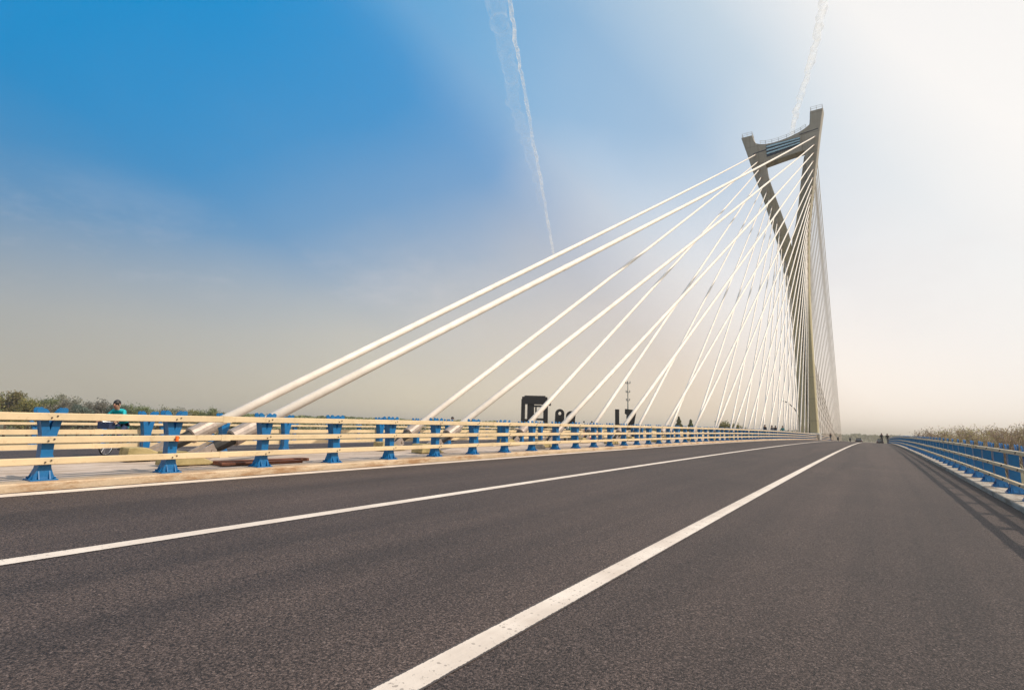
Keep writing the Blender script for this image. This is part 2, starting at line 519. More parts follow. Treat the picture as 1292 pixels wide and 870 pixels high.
# ------------------------------------------------------------------ guard rails
def post_mesh(bolts=False):
    """blue post: gusseted foot, tapered box column, twin Y-shaped plates; rails sit on +x"""
    m = MB()
    # flared foot
    def rg(hx, hy, z, ox=0): return [(-hx + ox, -hy, z), (hx + ox, -hy, z), (hx + ox, hy, z), (-hx + ox, hy, z)]
    m.loft([rg(.105, .20, .03), rg(.10, .175, .06), rg(.092, .115, .17), rg(.09, .098, .24), rg(.088, .105, .60), rg(.086, .135, .72)])
    for sx in (-1, 1):
        for k in (-.09, .09):
            m.prism([(.09 * sx, .03), (.155 * sx, .03), (.09 * sx, .15)], k - .008, k + .008, 'y')
    for sy in (-1, 1):
        m.prism([(.1 * sy, .03), (.225 * sy, .03), (.1 * sy, .16)], -.06, -.044, 'x')
        m.prism([(.1 * sy, .03), (.225 * sy, .03), (.1 * sy, .16)], .044, .06, 'x')
    # V arms, twin plates
    for x0 in (-.088, .066):
        for sy in (-1, 1):
            arm = [(0, .70), (.128, .70), (.175, .90), (.205, 1.01), (.255, 1.055), (.262, 1.085), (.245, 1.125), (.19, 1.135), (.13, 1.10), (.09, 1.045), (.045, .92), (0, .76)]
            if sy < 0: arm = [(-a, b) for a, b in arm][::-1]
            m.prism(arm, x0, x0 + .022, 'x')
    # stiffener between the plates of each arm
    for sy in (-1, 1):
        m.prism([(sy * .11, .72), (sy * .128, .72), (sy * .185, 1.0), (sy * .165, 1.0)], -.066, .066, 'x')
    KZ = lambda z: z if z < .3 else .3 + (z - .3) * .875
    m.v = [(x, y * .68, KZ(z)) for x, y, z in m.v]
    if bolts:
        m.cur = 1
        for z in (.898, .575, .28):
            for k in (-.032, .032): m.tube([(.185, k, z + .012 * (1 if k > 0 else -1)), (.206, k, z + .012 * (1 if k > 0 else -1))], .011, 6)
    return m.mesh('post', [M['blue'], M['bolt']])


def foot_mesh():
    m = MB(); m.box((0, 0, .015), (.32, .31, .03))
    for sx in (-1, 1):
        for sy in (-1, 1): m.tube([(.13 * sx, .12 * sy, .03), (.13 * sx, .12 * sy, .06)], .014, 6)
    return m.mesh('base_plate', M['blue'])


PM, PMB, FM = post_mesh(), post_mesh(True), foot_mesh()
RAILS = ((.845, .95), (.527, .622), (.233, .327))


def guard_rail(label, x, side, zb, y0, n, step, group='bridge guard rails', detail=60., slim=1.0):
    """side +1: rails face +x"""
    t = thing('guard_rail', label, 'guard rail', (x, 0, 0), 0, group)
    y1 = y0 + step * (n - 1)
    ys = []
    y = y0 - 1.2
    while y < y1 + 1.2:
        ys.append(y); y += step if y < 120 else step * 2
    ys.append(y1 + 1.2)
    for a, b in RAILS:
        b = a + (b - a) * slim; a += .006 * (1 - slim)
        m = MB(); rings = []
        c = .008
        for i, y in enumerate(ys):
            z = prof(y) + zb
            xa, xb = side * .094, side * (.094 + .096 * slim)
            rings.append([(xa, y, z + a), (xb - side * c, y, z + a), (xb, y, z + a + c), (xb, y, z + b - c), (xb - side * c, y, z + b), (xa, y, z + b)])
        m.loft(rings)
        # splice sleeves
        yy = y0 + step * .5
        while yy < min(y1, 70):
            z = prof(yy) + zb
            m.box((side * .142, yy, z + (a + b) / 2), (.106, .16, b - a + .012)); yy += step * 5
        m.build('rail', M['cream'], t)
    far = MB()
    for i in range(n):
        y = y0 + i * step
        z = prof(y) + zb
        if i < 100:
            o = bpy.data.objects.new('post', PMB if abs(y) < 30 else PM); C.objects.link(o); o.parent = t
            o.location = (0, y, z)
            o.rotation_euler = (random.gauss(0, .004), random.gauss(0, .004), 0 if side > 0 else PI)
            if abs(y) < detail:
                f_ = bpy.data.objects.new('base_plate', FM); C.objects.link(f_); f_.parent = o
        else:
            far.prism([(y - .14, z), (y + .14, z), (y + .07, z + .2), (y + .09, z + .65), (y + .17, z + 1.02), (y, z + .85), (y - .17, z + 1.02), (y - .09, z + .65), (y - .07, z + .2)], -.09, .09, 'x')
    if far.v:
        fo = far.build('post_row', M['blue'], t); fo['kind'] = 'stuff'
    return t


ST = 1.64766
gr = guard_rail('blue posts and cream rails along the near median kerb, in front of the cables', XL - .34, 1, ZM, 2.764 - 4 * ST, 104, ST)
# orange reflector on the second post in view
ref = MB(); ref.box((.205, 0, .57), (.03, .04, .09)); ref.box((.222, 0, .57), (.01, .03, .08))
p2 = [o for o in gr.children if o.name.startswith('post') and abs(o.location.y - (2.764 + ST)) < .1][0]
tag(ref.build('reflector', M['orange'], p2), 'orange reflector')
guard_rail('blue posts with cream rails behind the cable anchors, facing the far carriageway', ML + .36, -1, ZM, 2.1 - 4 * 1.72, 104, 1.72, detail=25)
guard_rail('blue posts and rails along the right kerb, their shadow falling on the asphalt', XR + .36, -1, ZR, 2.6, 96, 1.64, detail=60, slim=.72)
guard_rail('guard rail on the outer edge of the far carriageway, seen through the median rails', FL - .36, 1, ZF, -2., 70, 2.4, detail=0)

# ------------------------------------------------------------------ pylon
YF, YB = 124.0, 127.4
Lout = [(-21.49, 68.87), (-20.27, 64.12), (-19.18, 59.4), (-17.47, 53.0), (-15.58, 44.78), (-14.48, 38.9), (-13.76, 32.36), (-13.39, 28.0), (-13.12, 23.74), (-12.9, 19.19), (-12.8, 10.94), (-12.85, .2)]
Lin = [(-19.07, 68.9), (-19.0, 68.05), (-18.5, 66.79), (-17.3, 65.2), (-16.75, 62.5), (-16.47, 59.09), (-14.6, 51.49), (-12.82, 44.26), (-11.99, 36.12), (-11.74, 25.81), (-11.42, 17.45), (-11.2, .2)]
Rout = [(-4.93, 71.18), (-5.82, 65.86), (-6.78, 59.35), (-7.67, 53.88), (-8.22, 50.4), (-8.87, 45.4), (-9.25, 39.76), (-9.45, 35.), (-9.58, 30.), (-9.62, 25.), (-9.61, 17.85), (-9.58, 10.09), (-9.45, .2)]
Rin = [(-7.45, 71.1), (-7.5, 69.98), (-7.7, 68.09), (-8.5, 65.), (-8.95, 61.), (-8.69, 56.02), (-9.19, 51.89), (-9.68, 48.36), (-10.23, 43.52), (-10.62, 37.), (-10.78, 31.74), (-10.8, 25.89), (-10.82, 17.91), (-10.88, 10.11), (-10.95, .2)]


def ip(curve, z):
    c = sorted(curve, key=lambda q: q[1])
    if z <= c[0][1]: return c[0][0]
    for (xa, za), (xb, zb) in zip(c, c[1:]):
        if z <= zb: return xa + (xb - xa) * (z - za) / (zb - za)
    return c[-1][0]


def smooth(curve, z, d=1.2):
    return sum(ip(curve, z + k * d) for k in (-1, -.5, 0, .5, 1)) / 5


py = thing('bridge_pylon', 'tall grey concrete V-shaped bridge tower with two splayed legs and a cross beam', 'bridge tower', (-11.2, 126, 0))


def W(o):      # shift children built in world coordinates into the pylon's frame
    o.location = (11.2, -126, 0)
    return o


def leg(outc, inc, ztop, sgn):
    m = MB(); rings = []
    zs = [.3 + i * 1.0 for i in range(int(ztop - .3))] + [ztop]
    for z in zs:
        xo, xi = smooth(outc, z), smooth(inc, z)
        if z > 66: xo, xi = ip(outc, z), ip(inc, z)
        yb = YB - .8 * z / 70
        b = .12
        a, c = (xo, xi) if sgn < 0 else (xi, xo)
        rings.append([(a + b, YF, z), (c - b, YF, z), (c, YF + b, z), (c, yb - b, z), (c - b, yb, z), (a + b, yb, z), (a, yb - b, z), (a, YF + b, z)])
    m.loft(rings)
    return m


ll = W(leg(Lout, Lin, 68.9, -1).build('leg', M['pylon'], py))
rl = W(leg(Rout, Rin, 71.0, 1).build('leg', M['pylon'], py))
wb = MB()
wb.prism([(-12.3, 43.4), (-11.45, 46.9), (-10.85, 50.3), (-10.05, 56.1), (-9.15, 61.6), (-8.6, 61.6), (-8.7, 56), (-9.4, 48), (-10.2, 40), (-10.4, 30), (-10.4, .3), (-11.6, .3), (-12.2, 30), (-12.6, 40)], YF + 1.3, YF + 2.4, 'y')
W(wb.build('web', M['pylon'], py))
bm = MB(); top = [(-18.9, 66.95), (-17.6, 66.3), (-16.5, 66.02), (-15.2, 65.9), (-13.87, 65.98), (-12.2, 66.2), (-10.58, 66.62), (-9.4, 67.0), (-8.44, 67.5), (-7.6, 68.1)]
bot = [(-8.2, 62.3), (-9.6, 62.35), (-11.4, 62.15), (-13.5, 61.85), (-15.4, 61.55), (-17.6, 61.2)]
bm.prism(top + bot, YF + .06, YB - .9, 'y')
beam = W(bm.build('cross_beam', M['pylon'], py))
lv = MB()
lq = [(-16.35, 62.85), (-9.6, 63.75), (-9.6, 65.7), (-16.35, 65.6)]
lv.prism(lq, YF - .02, YF + .055, 'y')
pan = lv.build('louvre_panel', M['louvre_dark'], beam)
for k in range(3):
    t_ = .2 + .29 * k
    a = 62.85 + (65.6 - 62.85) * t_; b = 63.75 + (65.7 - 63.75) * t_
    sl = MB(); h_ = .36
    sl.prism([(-16.3, a), (-9.65, b), (-9.65, b + h_ * .75), (-16.3, a + h_)], YF - .20, YF - .022, 'y')
    W(sl.build('slat', M['louvre_light'], py))
jt = MB(); jt.box((-17.0, YF - .02, 64.55), (4.2, .06, .16), Matrix.Rotation(R(-7), 3, 'Y')); W(jt.build('joint_strip', M['louvre_dark'], py))
jt = MB(); jt.box((-7.9, YF - .02, 66.4), (3.6, .06, .16), Matrix.Rotation(R(-6), 3, 'Y'))
W(jt.build('joint_strip', M['louvre_dark'], py))


def railing(pts, h=1.0):
    m = MB()
    up = lambda p, z: (p[0], p[1], p[2] + z)
    for z in (h, h * .55): m.tube([up(p, z) for p in pts], .035, 5)
    for a, b in zip(pts, pts[1:]):
        n = max(1, int((Vector(b) - Vector(a)).length / .9))
        for i in range(n + 1):
            p = Vector(a).lerp(Vector(b), i / n); m.tube([p, up(p, h)], .04, 5)
    return W(m.build('top_railing', M['rail_thin'], py))


railing([(-21.3, 126.4, 68.9), (-21.3, 124.2, 68.9), (-19.2, 124.2, 68.9), (-19.2, 126.4, 68.9), (-21.3, 126.4, 68.9)])
railing([(-5.1, 126.4, 71.), (-5.1, 124.2, 71.), (-7.3, 124.2, 71.), (-7.3, 126.4, 71.), (-5.1, 126.4, 71.)])
railing([(x, 124.25, z) for x, z in top[1:-1]], .9)
pl = MB(); zb_ = prof(126) + ZM
pl.loft([[(-13.2, 123.3, zb_ - .3), (-9.2, 123.3, zb_ - .3), (-9.2, 128.2, zb_ - .3), (-13.2, 128.2, zb_ - .3)], [(-13.2, 123.3, zb_ + 1.0), (-9.2, 123.3, zb_ + 1.0), (-9.2, 128.2, zb_ + 1.0), (-13.2, 128.2, zb_ + 1.0)], [(-13.0, 123.6, zb_ + 1.25), (-9.4, 123.6, zb_ + 1.25), (-9.4, 127.9, zb_ + 1.25), (-13.0, 127.9, zb_ + 1.25)]])
W(pl.build('plinth', M['deck'], py))

# ------------------------------------------------------------------ stay cables
ORD = ['nearest', 'second', 'third', 'fourth', 'fifth', 'sixth', 'seventh', 'eighth', 'ninth', 'tenth', 'eleventh', 'twelfth', 'thirteenth', 'fourteenth', 'fifteenth', 'sixteenth', 'seventeenth', 'eighteenth']


def stay(i, rowx, side, far):
    """one cable: i counts from the deck end farthest from the tower"""
    z1 = 64.9 - 1.85 * i - (0 if side == 'right' else .9)
    xl = (smooth(Rout, z1) + smooth(Rin, z1)) / 2 + .35 if side == 'right' else (smooth(Lout, z1) + smooth(Lin, z1)) / 2
    if side == 'left' and z1 < 44: xl = smooth(Lout, z1) + .75
    yb = YB - .8 * z1 / 70
    yc = 7.0 + 6.72 * i                    # where it crosses rail-top height
    if far: yc = 252.6 - yc
    A = Vector((rowx, yc, prof(yc) + ZM + .98))
    B = Vector((xl, (YF - .02) if not far else yb + .02, z1))
    d = (B - A).normalized()
    t0 = -(A.z - prof(yc) - ZM - .04) / d.z
    P0 = A + d * t0
    L = (B - P0).length
    word = ORD[i]
    if far:
        name = 'last from the tower' if i == 0 else ('%s-outermost' % word)
        lab = 'thin stay cable behind the tower to its %s leg, %s from the right' % (side, 'outermost' if i == 0 else word)
    else:
        lab = 'white stay cable rising to the %s tower leg, %s of its row' % (side, word if i == 0 else word + ' nearest')
    t = thing('stay_cable', lab, 'stay cable', P0, 0, 'stay cables beyond the tower' if far else 'stay cables on the near side of the tower')
    D = lambda s_: d * s_
    near = (not far) and i < 9
    rad = (.112 if i < 4 else .098) if not far else .074
    ns = 20
    pts = [];
    for k in range(ns + 1):
        q = k / ns
        p = D(.8 + (L - .8) * q); p.z -= .0022 * L * 4 * q * (1 - q) * (1 - abs(d.z)) * 1.2
        pts.append(p)
    m = MB(); m.tube(pts, rad, 14 if near else 8)
    m.build('sheath', M['white_cable'], t, smooth=True)
    l0, l1 = (.95, 1.5) if near else (.35, .9)
    m = MB(); m.tube([D(l0), D(l0 + .02), D(l0 + .06), D(l1 - .06), D(l1 - .02), D(l1), D(l1 + .001)], [.15, .185, .185, .185, .18, .16, .12], 16 if near else 8)
    m.build('socket', M['steel'], t, smooth=False)
    m = MB(); m.tube([D(L - 1.7), D(L - 1.68), D(L - .05)], [rad + .01, rad + .06, rad + .07], 8)
    m.build('upper_sleeve', M['steel'], t)
    if near:
        m = MB(); m.tube([D(.4), D(.45), D(.7), D(l0 + .01)], [.07, .10, .13, .14], 14)
        m.build('boot', M['rubber'], t, smooth=False)
        m = MB()
        rz = Matrix.Rotation(math.atan2(d.x, d.y) * -1, 3, 'Z'); sl = math.asin(d.z)
        for sx in (-1, 1): m.box(rz @ Vector((sx * .15, .22, .12)), (.04, .55, .26), rz @ Matrix.Rotation(sl, 3, 'X'))
        m.tube([rz @ Vector((-.2, .42, .22)), rz @ Vector((.2, .42, .22))], .05, 10)
        m.build('clevis', M['steel'], t)
        m = MB(); m.prism([(-.45, -.04), (.55, -.04), (.25, .08), (-.1, .22), (-.42, .22)], -.22, .22, 'x')
        b = m.build('anchor_block', M['anchor'], t, bevel=.02)
        if i == 0:
            cl = .36 * L
            q = .115; p = D(.8 + (L - .8) * q); p.z -= .0022 * L * 4 * q * (1 - q) * (1 - abs(d.z)) * 1.2; m = MB()
            m.tube([p - D(.25), p - D(.2), p + D(.2), p + D(.25)], [rad + .003, rad + .009, rad + .009, rad + .003], 16)
            if side == 'right': m.build('collar', M['white_cable'], t)
    return t


for i in range(18):
    stay(i, -11.0, 'right', False)
    stay(i, -12.75, 'left', False)
for i in range(18):
    stay(i, -11.0, 'right', True)
    stay(i, -12.75, 'left', True)

# ------------------------------------------------------------------ clutter on the median
zz = prof(6) + ZM + .013
bd = MB(); bd.box((-10.75, 6.7, zz + .035), (.24, 2.1, .07), Matrix.Rotation(R(4), 3, 'Z'))
tag(bd.build('board', M['rust'], bevel=.006), 'longer rust-red board lying on the median under the second cable', 'board', 'boards on the median')
bd = MB(); bd.box((-10.42, 6.45, zz + .03), (.2, 1.7, .055), Matrix.Rotation(R(-3), 3, 'Z'))
tag(bd.build('board', M['rust'], bevel=.006), 'shorter rust-red board on the median, nearer to the rail', 'board', 'boards on the median')
for (px_, py_, sc, lb) in ((-10.6, 17.6, 1., 'grey concrete lump lying on the median between rail and cables'),):
    m = MB(); m.loft([[(.35, 0, 0), (.1, .3, 0), (-.3, .2, 0), (-.25, -.25, 0)], [(.3, .02, .12), (.1, .22, .16), (-.22, .15, .14), (-.2, -.2, .1)], [(.12, 0, .2), (.05, .1, .22), (-.1, .06, .21), (-.1, -.1, .19)]])
    tag(m.build('concrete_lump', M['kerb_grey'], loc=(px_, py_, prof(py_) + ZM)), lb, 'rubble')

# ------------------------------------------------------------------ street lamp behind the pylon
lx, ly = -13.6, 130.5
t = thing('street_lamp', 'dark curved-arm street lamp beside the foot of the tower', 'street lamp', (lx, ly, prof(ly) + ZM))
m = MB(); m.tube([(0, 0, 0), (0, 0, .4), (0, 0, .42), (0, 0, 4.6)], [.16, .16, .1, .08], 10); m.build('pole', M['lamp'], t, smooth=True)
m = MB(); m.tube([(0, 0, 4.6), (-.1, 0, 5.5), (-.55, 0, 6.4), (-1.3, 0, 7.2), (-2.0, 0, 7.75)], [.12, .12, .11, .10, .09], 8); m.build('arm', M['lamp'], t, smooth=True)
m = MB(); m.loft([[(-1.9, -.12, 7.68), (-1.9, .12, 7.68), (-1.9, .12, 7.82), (-1.9, -.12, 7.82)], [(-2.3, -.19, 7.8), (-2.3, .19, 7.8), (-2.3, .15, 8.0), (-2.3, -.15, 8.0)], [(-2.8, -.12, 7.95), (-2.8, .12, 7.95), (-2.8, .08, 8.05), (-2.8, -.08, 8.05)]])
hd = m.build('lamp_head', M['lamp'], t)
m = MB(); m.box((-2.3, 0, 7.8), (.5, .24, .04), Matrix.Rotation(R(16), 3, 'Y')); m.build('lens', M['lens'], hd)


# ------------------------------------------------------------------ people
def person(name_label, loc, rz, pose, shirt, legs, hair=M['hair'], scale=1., group=None):
    t = thing('person', name_label, 'person', loc, rz, group)
    t.scale = (scale,) * 3
    J = {}
    if pose == 'ride':
        J.update(pel=(0, -.22, .95), spi=(0, -.08, 1.10), che=(0, .12, 1.28), nec=(0, .25, 1.38), hdb=(0, .30, 1.46), hdt=(0, .33, 1.60),
                 shL=(.17, .18, 1.33), elL=(.27, .32, 1.12), wrL=(.25, .53, 1.02), haL=(.25, .60, 1.02),
                 hiL=(.09, -.18, .93), knL=(.11, .20, .80), anL=(.11, .06, .38), toL=(.11, .20, .34),
                 hiR=(-.09, -.18, .93), knR=(-.11, .22, .62), anR=(-.11, .0, .20), toR=(-.11, .15, .18))
        J.update(shR=(-.17, .18, 1.33), elR=(-.27, .32, 1.12), wrR=(-.25, .53, 1.02), haR=(-.25, .60, 1.02))
    else:
        st = .16 if pose == 'walk' else .02
        J.update(pel=(0, 0, .93), spi=(0, 0, 1.10), che=(0, .01, 1.30), nec=(0, .0, 1.45), hdb=(0, .02, 1.53), hdt=(0, .03, 1.66),
                 shL=(.175, 0, 1.40), elL=(.23, -.02 - st * .5, 1.13), wrL=(.235, .06 - st, .90), haL=(.235, .08 - st, .83),
                 shR=(-.175, 0, 1.40), elR=(-.23, -.02 + st * .3, 1.13), wrR=(-.235, .08 + st, .91), haR=(-.235, .11 + st, .84),
                 hiL=(.09, 0, .90), knL=(.10, .04 + st, .49), anL=(.10, st * 1.1, .08), toL=(.11, .17 + st * 1.1, .03),
                 hiR=(-.09, 0, .90), knR=(-.10, .04 - st * .3, .49), anR=(-.10, -st * 1.2, .09), toR=(-.11, .16 - st * 1.2, .03))
    rad = dict(pel=.135, spi=.125, che=.14, nec=.055, hdb=.088, hdt=.085, sh=.062, el=.042, wr=.028, ha=.032, hi=.088, kn=.058, an=.04, to=.035)
    keys = list(J); idx = {k: i for i, k in enumerate(keys)}
    V = [Vector(J[k]) for k in keys]; Rd = [rad.get(k, rad.get(k[:2], .05)) for k in keys]
    Ed = []; reg = []
    def e(a, b, r): Ed.append((idx[a], idx[b])); reg.append(r)
    e('pel', 'spi', 1); e('spi', 'che', 1); e('che', 'nec', 1); e('nec', 'hdb', 0); e('hdb', 'hdt', 0)
    for q in 'LR':
        e('che', 'sh' + q, 1); e('sh' + q, 'el' + q, 1); e('el' + q, 'wr' + q, 1); e('wr' + q, 'ha' + q, 0)
        e('pel', 'hi' + q, 2); e('hi' + q, 'kn' + q, 2); e('kn' + q, 'an' + q, 2); e('an' + q, 'to' + q, 3)
        h0, w0 = Vector(J['ha' + q]), Vector(J['wr' + q]); d = (h0 - w0).normalized()
        sx = 1 if q == 'L' else -1
        wide = Vector((0, 1, 0)) if pose != 'ride' else Vector((sx, 0, 0))
        bend = Vector((-sx, 0, 0)) if pose != 'ride' else Vector((0, 0, -1))
        for k, (off, ln) in enumerate(((-.03, .06), (-.01, .075), (.01, .08), (.03, .07))):
            b0 = len(V); V.append(h0 + wide * off + d * .03); V.append(h0 + wide * off + d * (.03 + ln * .6) + bend * .018); V.append(h0 + wide * off + d * (.03 + ln * .8) + bend * .05)
            Rd += [.010, .009, .008]
            Ed.append((idx['ha' + q], b0)); Ed.append((b0, b0 + 1)); Ed.append((b0 + 1, b0 + 2)); reg += [0, 0, 0]
        b0 = len(V); V.append(w0 + d * .03 + wide * .04 * (1 if pose != 'ride' else -1)); V.append(w0 + d * .065 + wide * .055 * (1 if pose != 'ride' else -1) + bend * .02); Rd += [.011, .009]
        Ed.append((idx['wr' + q], b0)); Ed.append((b0, b0 + 1)); reg += [0, 0]
    me = bpy.data.meshes.new('skeleton'); me.from_pydata([tuple(v) for v in V], Ed, []); me.update()
    ob = bpy.data.objects.new('skeleton', me); C.objects.link(ob)
    ob.modifiers.new('skin', 'SKIN'); sm = ob.modifiers.new('sub', 'SUBSURF'); sm.levels = 1; sm.render_levels = 1
    sv = me.skin_vertices[0].data
    for i, r in enumerate(Rd):
        k = keys[i] if i < len(keys) else ''
        sv[i].radius = (r * ((1.5 if pose == 'ride' else 1.25) if k in ('pel', 'spi', 'che') else 1), r * (.85 if k in ('pel', 'spi', 'che') else 1)); sv[i].use_root = (i == 0)
    dg = bpy.context.evaluated_depsgraph_get()
    bme = bpy.data.meshes.new_from_object(ob.evaluated_get(dg))
    bpy.data.objects.remove(ob)
    bme.materials.clear()
    for m_ in (M['skin'], shirt, legs, M['shoe']): bme.materials.append(m_)
    for pl_ in bme.polygons:
        c = pl_.center; best = 9; br = 0
        for (a, b), r in zip(Ed, reg):
            A, B = V[a], V[b]; ab = B - A; q = max(0, min(1, (c - A).dot(ab) / max(ab.length_squared, 1e-9)))
            dd = (c - A - ab * q).length - (Rd[a] * (1 - q) + Rd[b] * q)
            if dd < best: best = dd; br = r
        pl_.material_index = br; pl_.use_smooth = True
    bo = bpy.data.objects.new('body', bme); C.objects.link(bo); bo.parent = t
    hd = (Vector(J['hdb']) + Vector(J['hdt'])) / 2
    m = MB(); m.ball((hd.x, hd.y - .022, hd.z + .035), (.098, .108, .108), 14, 8); m.build('hair', hair, t, smooth=True)
    m = MB()
    m.prism([(hd.y + .07, hd.z - .03), (hd.y + .118, hd.z - .035), (hd.y + .07, hd.z + .03)], -.014, .014, 'x')
    m.build('nose', M['skin'], t)
    for sx in (-1, 1):
        m = MB(); m.ball((sx * .034, hd.y + .078, hd.z + .015), .013, 8, 6); m.build('eye', M['hair'], t)
        m = MB(); m.ball((sx * .092, hd.y - .005, hd.z - .01), (.012, .025, .035), 8, 6); m.build('ear', M['skin'], t)
    m = MB(); m.box((0, hd.y + .08, hd.z - .065), (.045, .012, .01)); m.build('mouth', M['pink'], t)
    return t


# ------------------------------------------------------------------ two-wheelers and cars
def bicycle(label, loc, rz):
    t = thing('bicycle', label, 'bicycle', loc, rz); t.scale = (.95,) * 3
    for y in (-.52, .52):
        m = MB(); m.ring((0, y, .34), .32, .02, 'x', 32, 6); wh = m.build('wheel', M['tyre'], t)
        m = MB(); m.ring((0, y, .34), .298, .01, 'x', 32, 6)
        for k in range(14):
            a = 2 * PI * k / 14; m.tube([(0, y, .34), (0, y + .295 * math.cos(a), .34 + .295 * math.sin(a))], .0025, 4)
        m.tube([(-.05, y, .34), (.05, y, .34)], .02, 8); m.build('rim', M['chrome'], wh)
    m = MB()
    for a, b in (((0, -.52, .34), (0, -.05, .30)), ((0, -.52, .34), (0, -.18, .80)), ((0, -.05, .30), (0, -.22, .90)), ((0, -.05, .30), (0, .36, .78)), ((0, -.19, .80), (0, .36, .86)), ((0, .34, .98), (0, .42, .66)), ((.03, .42, .66), (.03, .52, .34)), ((-.03, .42, .66), (-.03, .52, .34))):
        m.tube([a, b], .016, 8)
    m.build('frame', M['green_pl'], t)
    m = MB(); m.tube([(-.27, .56, 1.0), (-.2, .52, 1.0), (0, .36, .99), (.2, .52, 1.0), (.27, .56, 1.0)], .013, 8); m.build('handlebar', M['chrome'], t)
    m = MB(); m.loft([[(-.08, -.34, .90), (.08, -.34, .90), (.08, -.34, .94), (-.08, -.34, .94)], [(-.09, -.24, .90), (.09, -.24, .90), (.09, -.24, .94), (-.09, -.24, .94)], [(-.02, -.06, .91), (.02, -.06, .91), (.02, -.06, .94), (-.02, -.06, .94)]]); m.build('saddle', M['rubber'], t, bevel=.01)
    m = MB(); m.tube([(.07, -.05, .30), (.09, .07, .33)], .012, 6); m.tube([(-.07, -.05, .30), (-.09, -.05, .16)], .012, 6); m.box((.12, .07, .33), (.09, .08, .02)); m.box((-.12, -.05, .15), (.09, .08, .02)); m.ring((.06, -.05, .30), .08, .008, 'x', 16, 5); m.build('crank', M['chrome'], t)
    m = MB(); m.prism([(.50, .80), (.78, .80), (.80, 1.0), (.50, 1.0)], -.16, .16, 'x'); m.build('basket', M['navy'], t)
    return t


def scooter(label, loc, rz, mat):
    t = thing('motor_scooter', label, 'motor scooter', loc, rz, 'motor scooters')
    for y in (-.62, .62):
        m = MB(); m.ring((0, y, .24), .18, .06, 'x', 24, 8); wh = m.build('wheel', M['tyre'], t)
        m = MB(); m.tube([(-.04, y, .24), (.04, y, .24)], .13, 16); m.build('rim', M['chrome'], wh)
    m = MB()
    m.loft([[(-.12, -.85, .52), (.12, -.85, .52), (.1, -.85, .70), (-.1, -.85, .70)], [(-.17, -.5, .36), (.17, -.5, .36), (.15, -.5, .74), (-.15, -.5, .74)], [(-.18, -.1, .28), (.18, -.1, .28), (.15, -.1, .70), (-.15, -.1, .70)], [(-.17, .0, .24), (.17, .0, .24), (.17, .0, .32), (-.17, .0, .32)], [(-.17, .34, .24), (.17, .34, .24), (.17, .34, .32), (-.17, .34, .32)]])
    m.loft([[(-.2, .36, .26), (.2, .36, .26), (.2, .42, .26), (-.2, .42, .26)], [(-.22, .42, .6), (.22, .42, .6), (.18, .52, .6), (-.18, .52, .6)], [(-.14, .36, 1.0), (.14, .36, 1.0), (.1, .44, 1.0), (-.1, .44, 1.0)]])
    m.prism([(.44, .44), (.62, .47), (.86, .36), (.62, .52)], -.08, .08, 'x')
    m.build('body', mat, t, bevel=.02)
    m = MB(); m.loft([[(-.12, -.84, .72), (.12, -.84, .72), (.1, -.84, .80), (-.1, -.84, .80)], [(-.15, -.45, .74), (.15, -.45, .74), (.13, -.45, .82), (-.13, -.45, .82)], [(-.12, -.08, .70), (.12, -.08, .70), (.1, -.08, .77), (-.1, -.08, .77)]]); m.build('seat', M['rubber'], t, bevel=.02)
    m = MB(); m.tube([(-.34, .30, 1.04), (-.1, .38, 1.02), (.1, .38, 1.02), (.34, .30, 1.04)], .018, 8); hb = m.build('handlebar', M['black'], t)
    for sx in (-1, 1):
        m = MB(); m.tube([(sx * .25, .34, 1.03), (sx * .3, .32, 1.2)], .008, 5); m.ball((sx * .31, .31, 1.25), (.07, .02, .05), 10, 6); m.build('mirror', M['black'], t)
    m = MB(); m.tube([(0, .48, .86), (0, .53, .86)], .08, 14); m.build('headlight', M['lens'], t)
    return t


def car(label, loc, rz):
    t = thing('car', label, 'car', loc, rz, 'cars beyond the crest')
    def rg(y, hw, z0, z1, tw): return [(-hw, y, z0), (hw, y, z0), (hw, y, z1 * .6 + z0 * .4), (tw, y, z1), (-tw, y, z1), (-hw, y, z1 * .6 + z0 * .4)]
    m = MB(); m.loft([rg(-2.15, .72, .38, .75, .66), rg(-1.95, .85, .24, .92, .76), rg(-1.0, .88, .2, .96, .78), rg(.6, .88, .2, .95, .78), rg(1.7, .86, .22, .84, .74), rg(2.15, .74, .34, .66, .66)]); m.build('body', M['car'], t, bevel=.03)
    m = MB(); m.loft([[(-.74, -1.75, .93), (.74, -1.75, .93), (.74, .95, .93), (-.74, .95, .93)], [(-.58, -1.05, 1.42), (.58, -1.05, 1.42), (.58, .1, 1.42), (-.58, .1, 1.42)]]); cb = m.build('windows', M['glass'], t)
    m = MB(); m.box((0, -.48, 1.44), (1.18, 1.25, .05)); m.build('roof', M['car'], t, bevel=.02)
    for sx in (-1, 1):
        for y in (-1.3, 1.35):
            m = MB(); m.ring((sx * .80, y, .32), .22, .1, 'x', 20, 8); wh = m.build('wheel', M['tyre'], t)
            m = MB(); m.tube([(sx * .76, y, .32), (sx * .87, y, .32)], .16, 14); m.build('rim', M['chrome'], wh)
        m = MB(); m.box((sx * .66, -2.12, .70), (.26, .06, .12)); m.build('tail_light', M['tail'], t)
    return t


def onr(x, y): return (x, y, zroad(x, y))


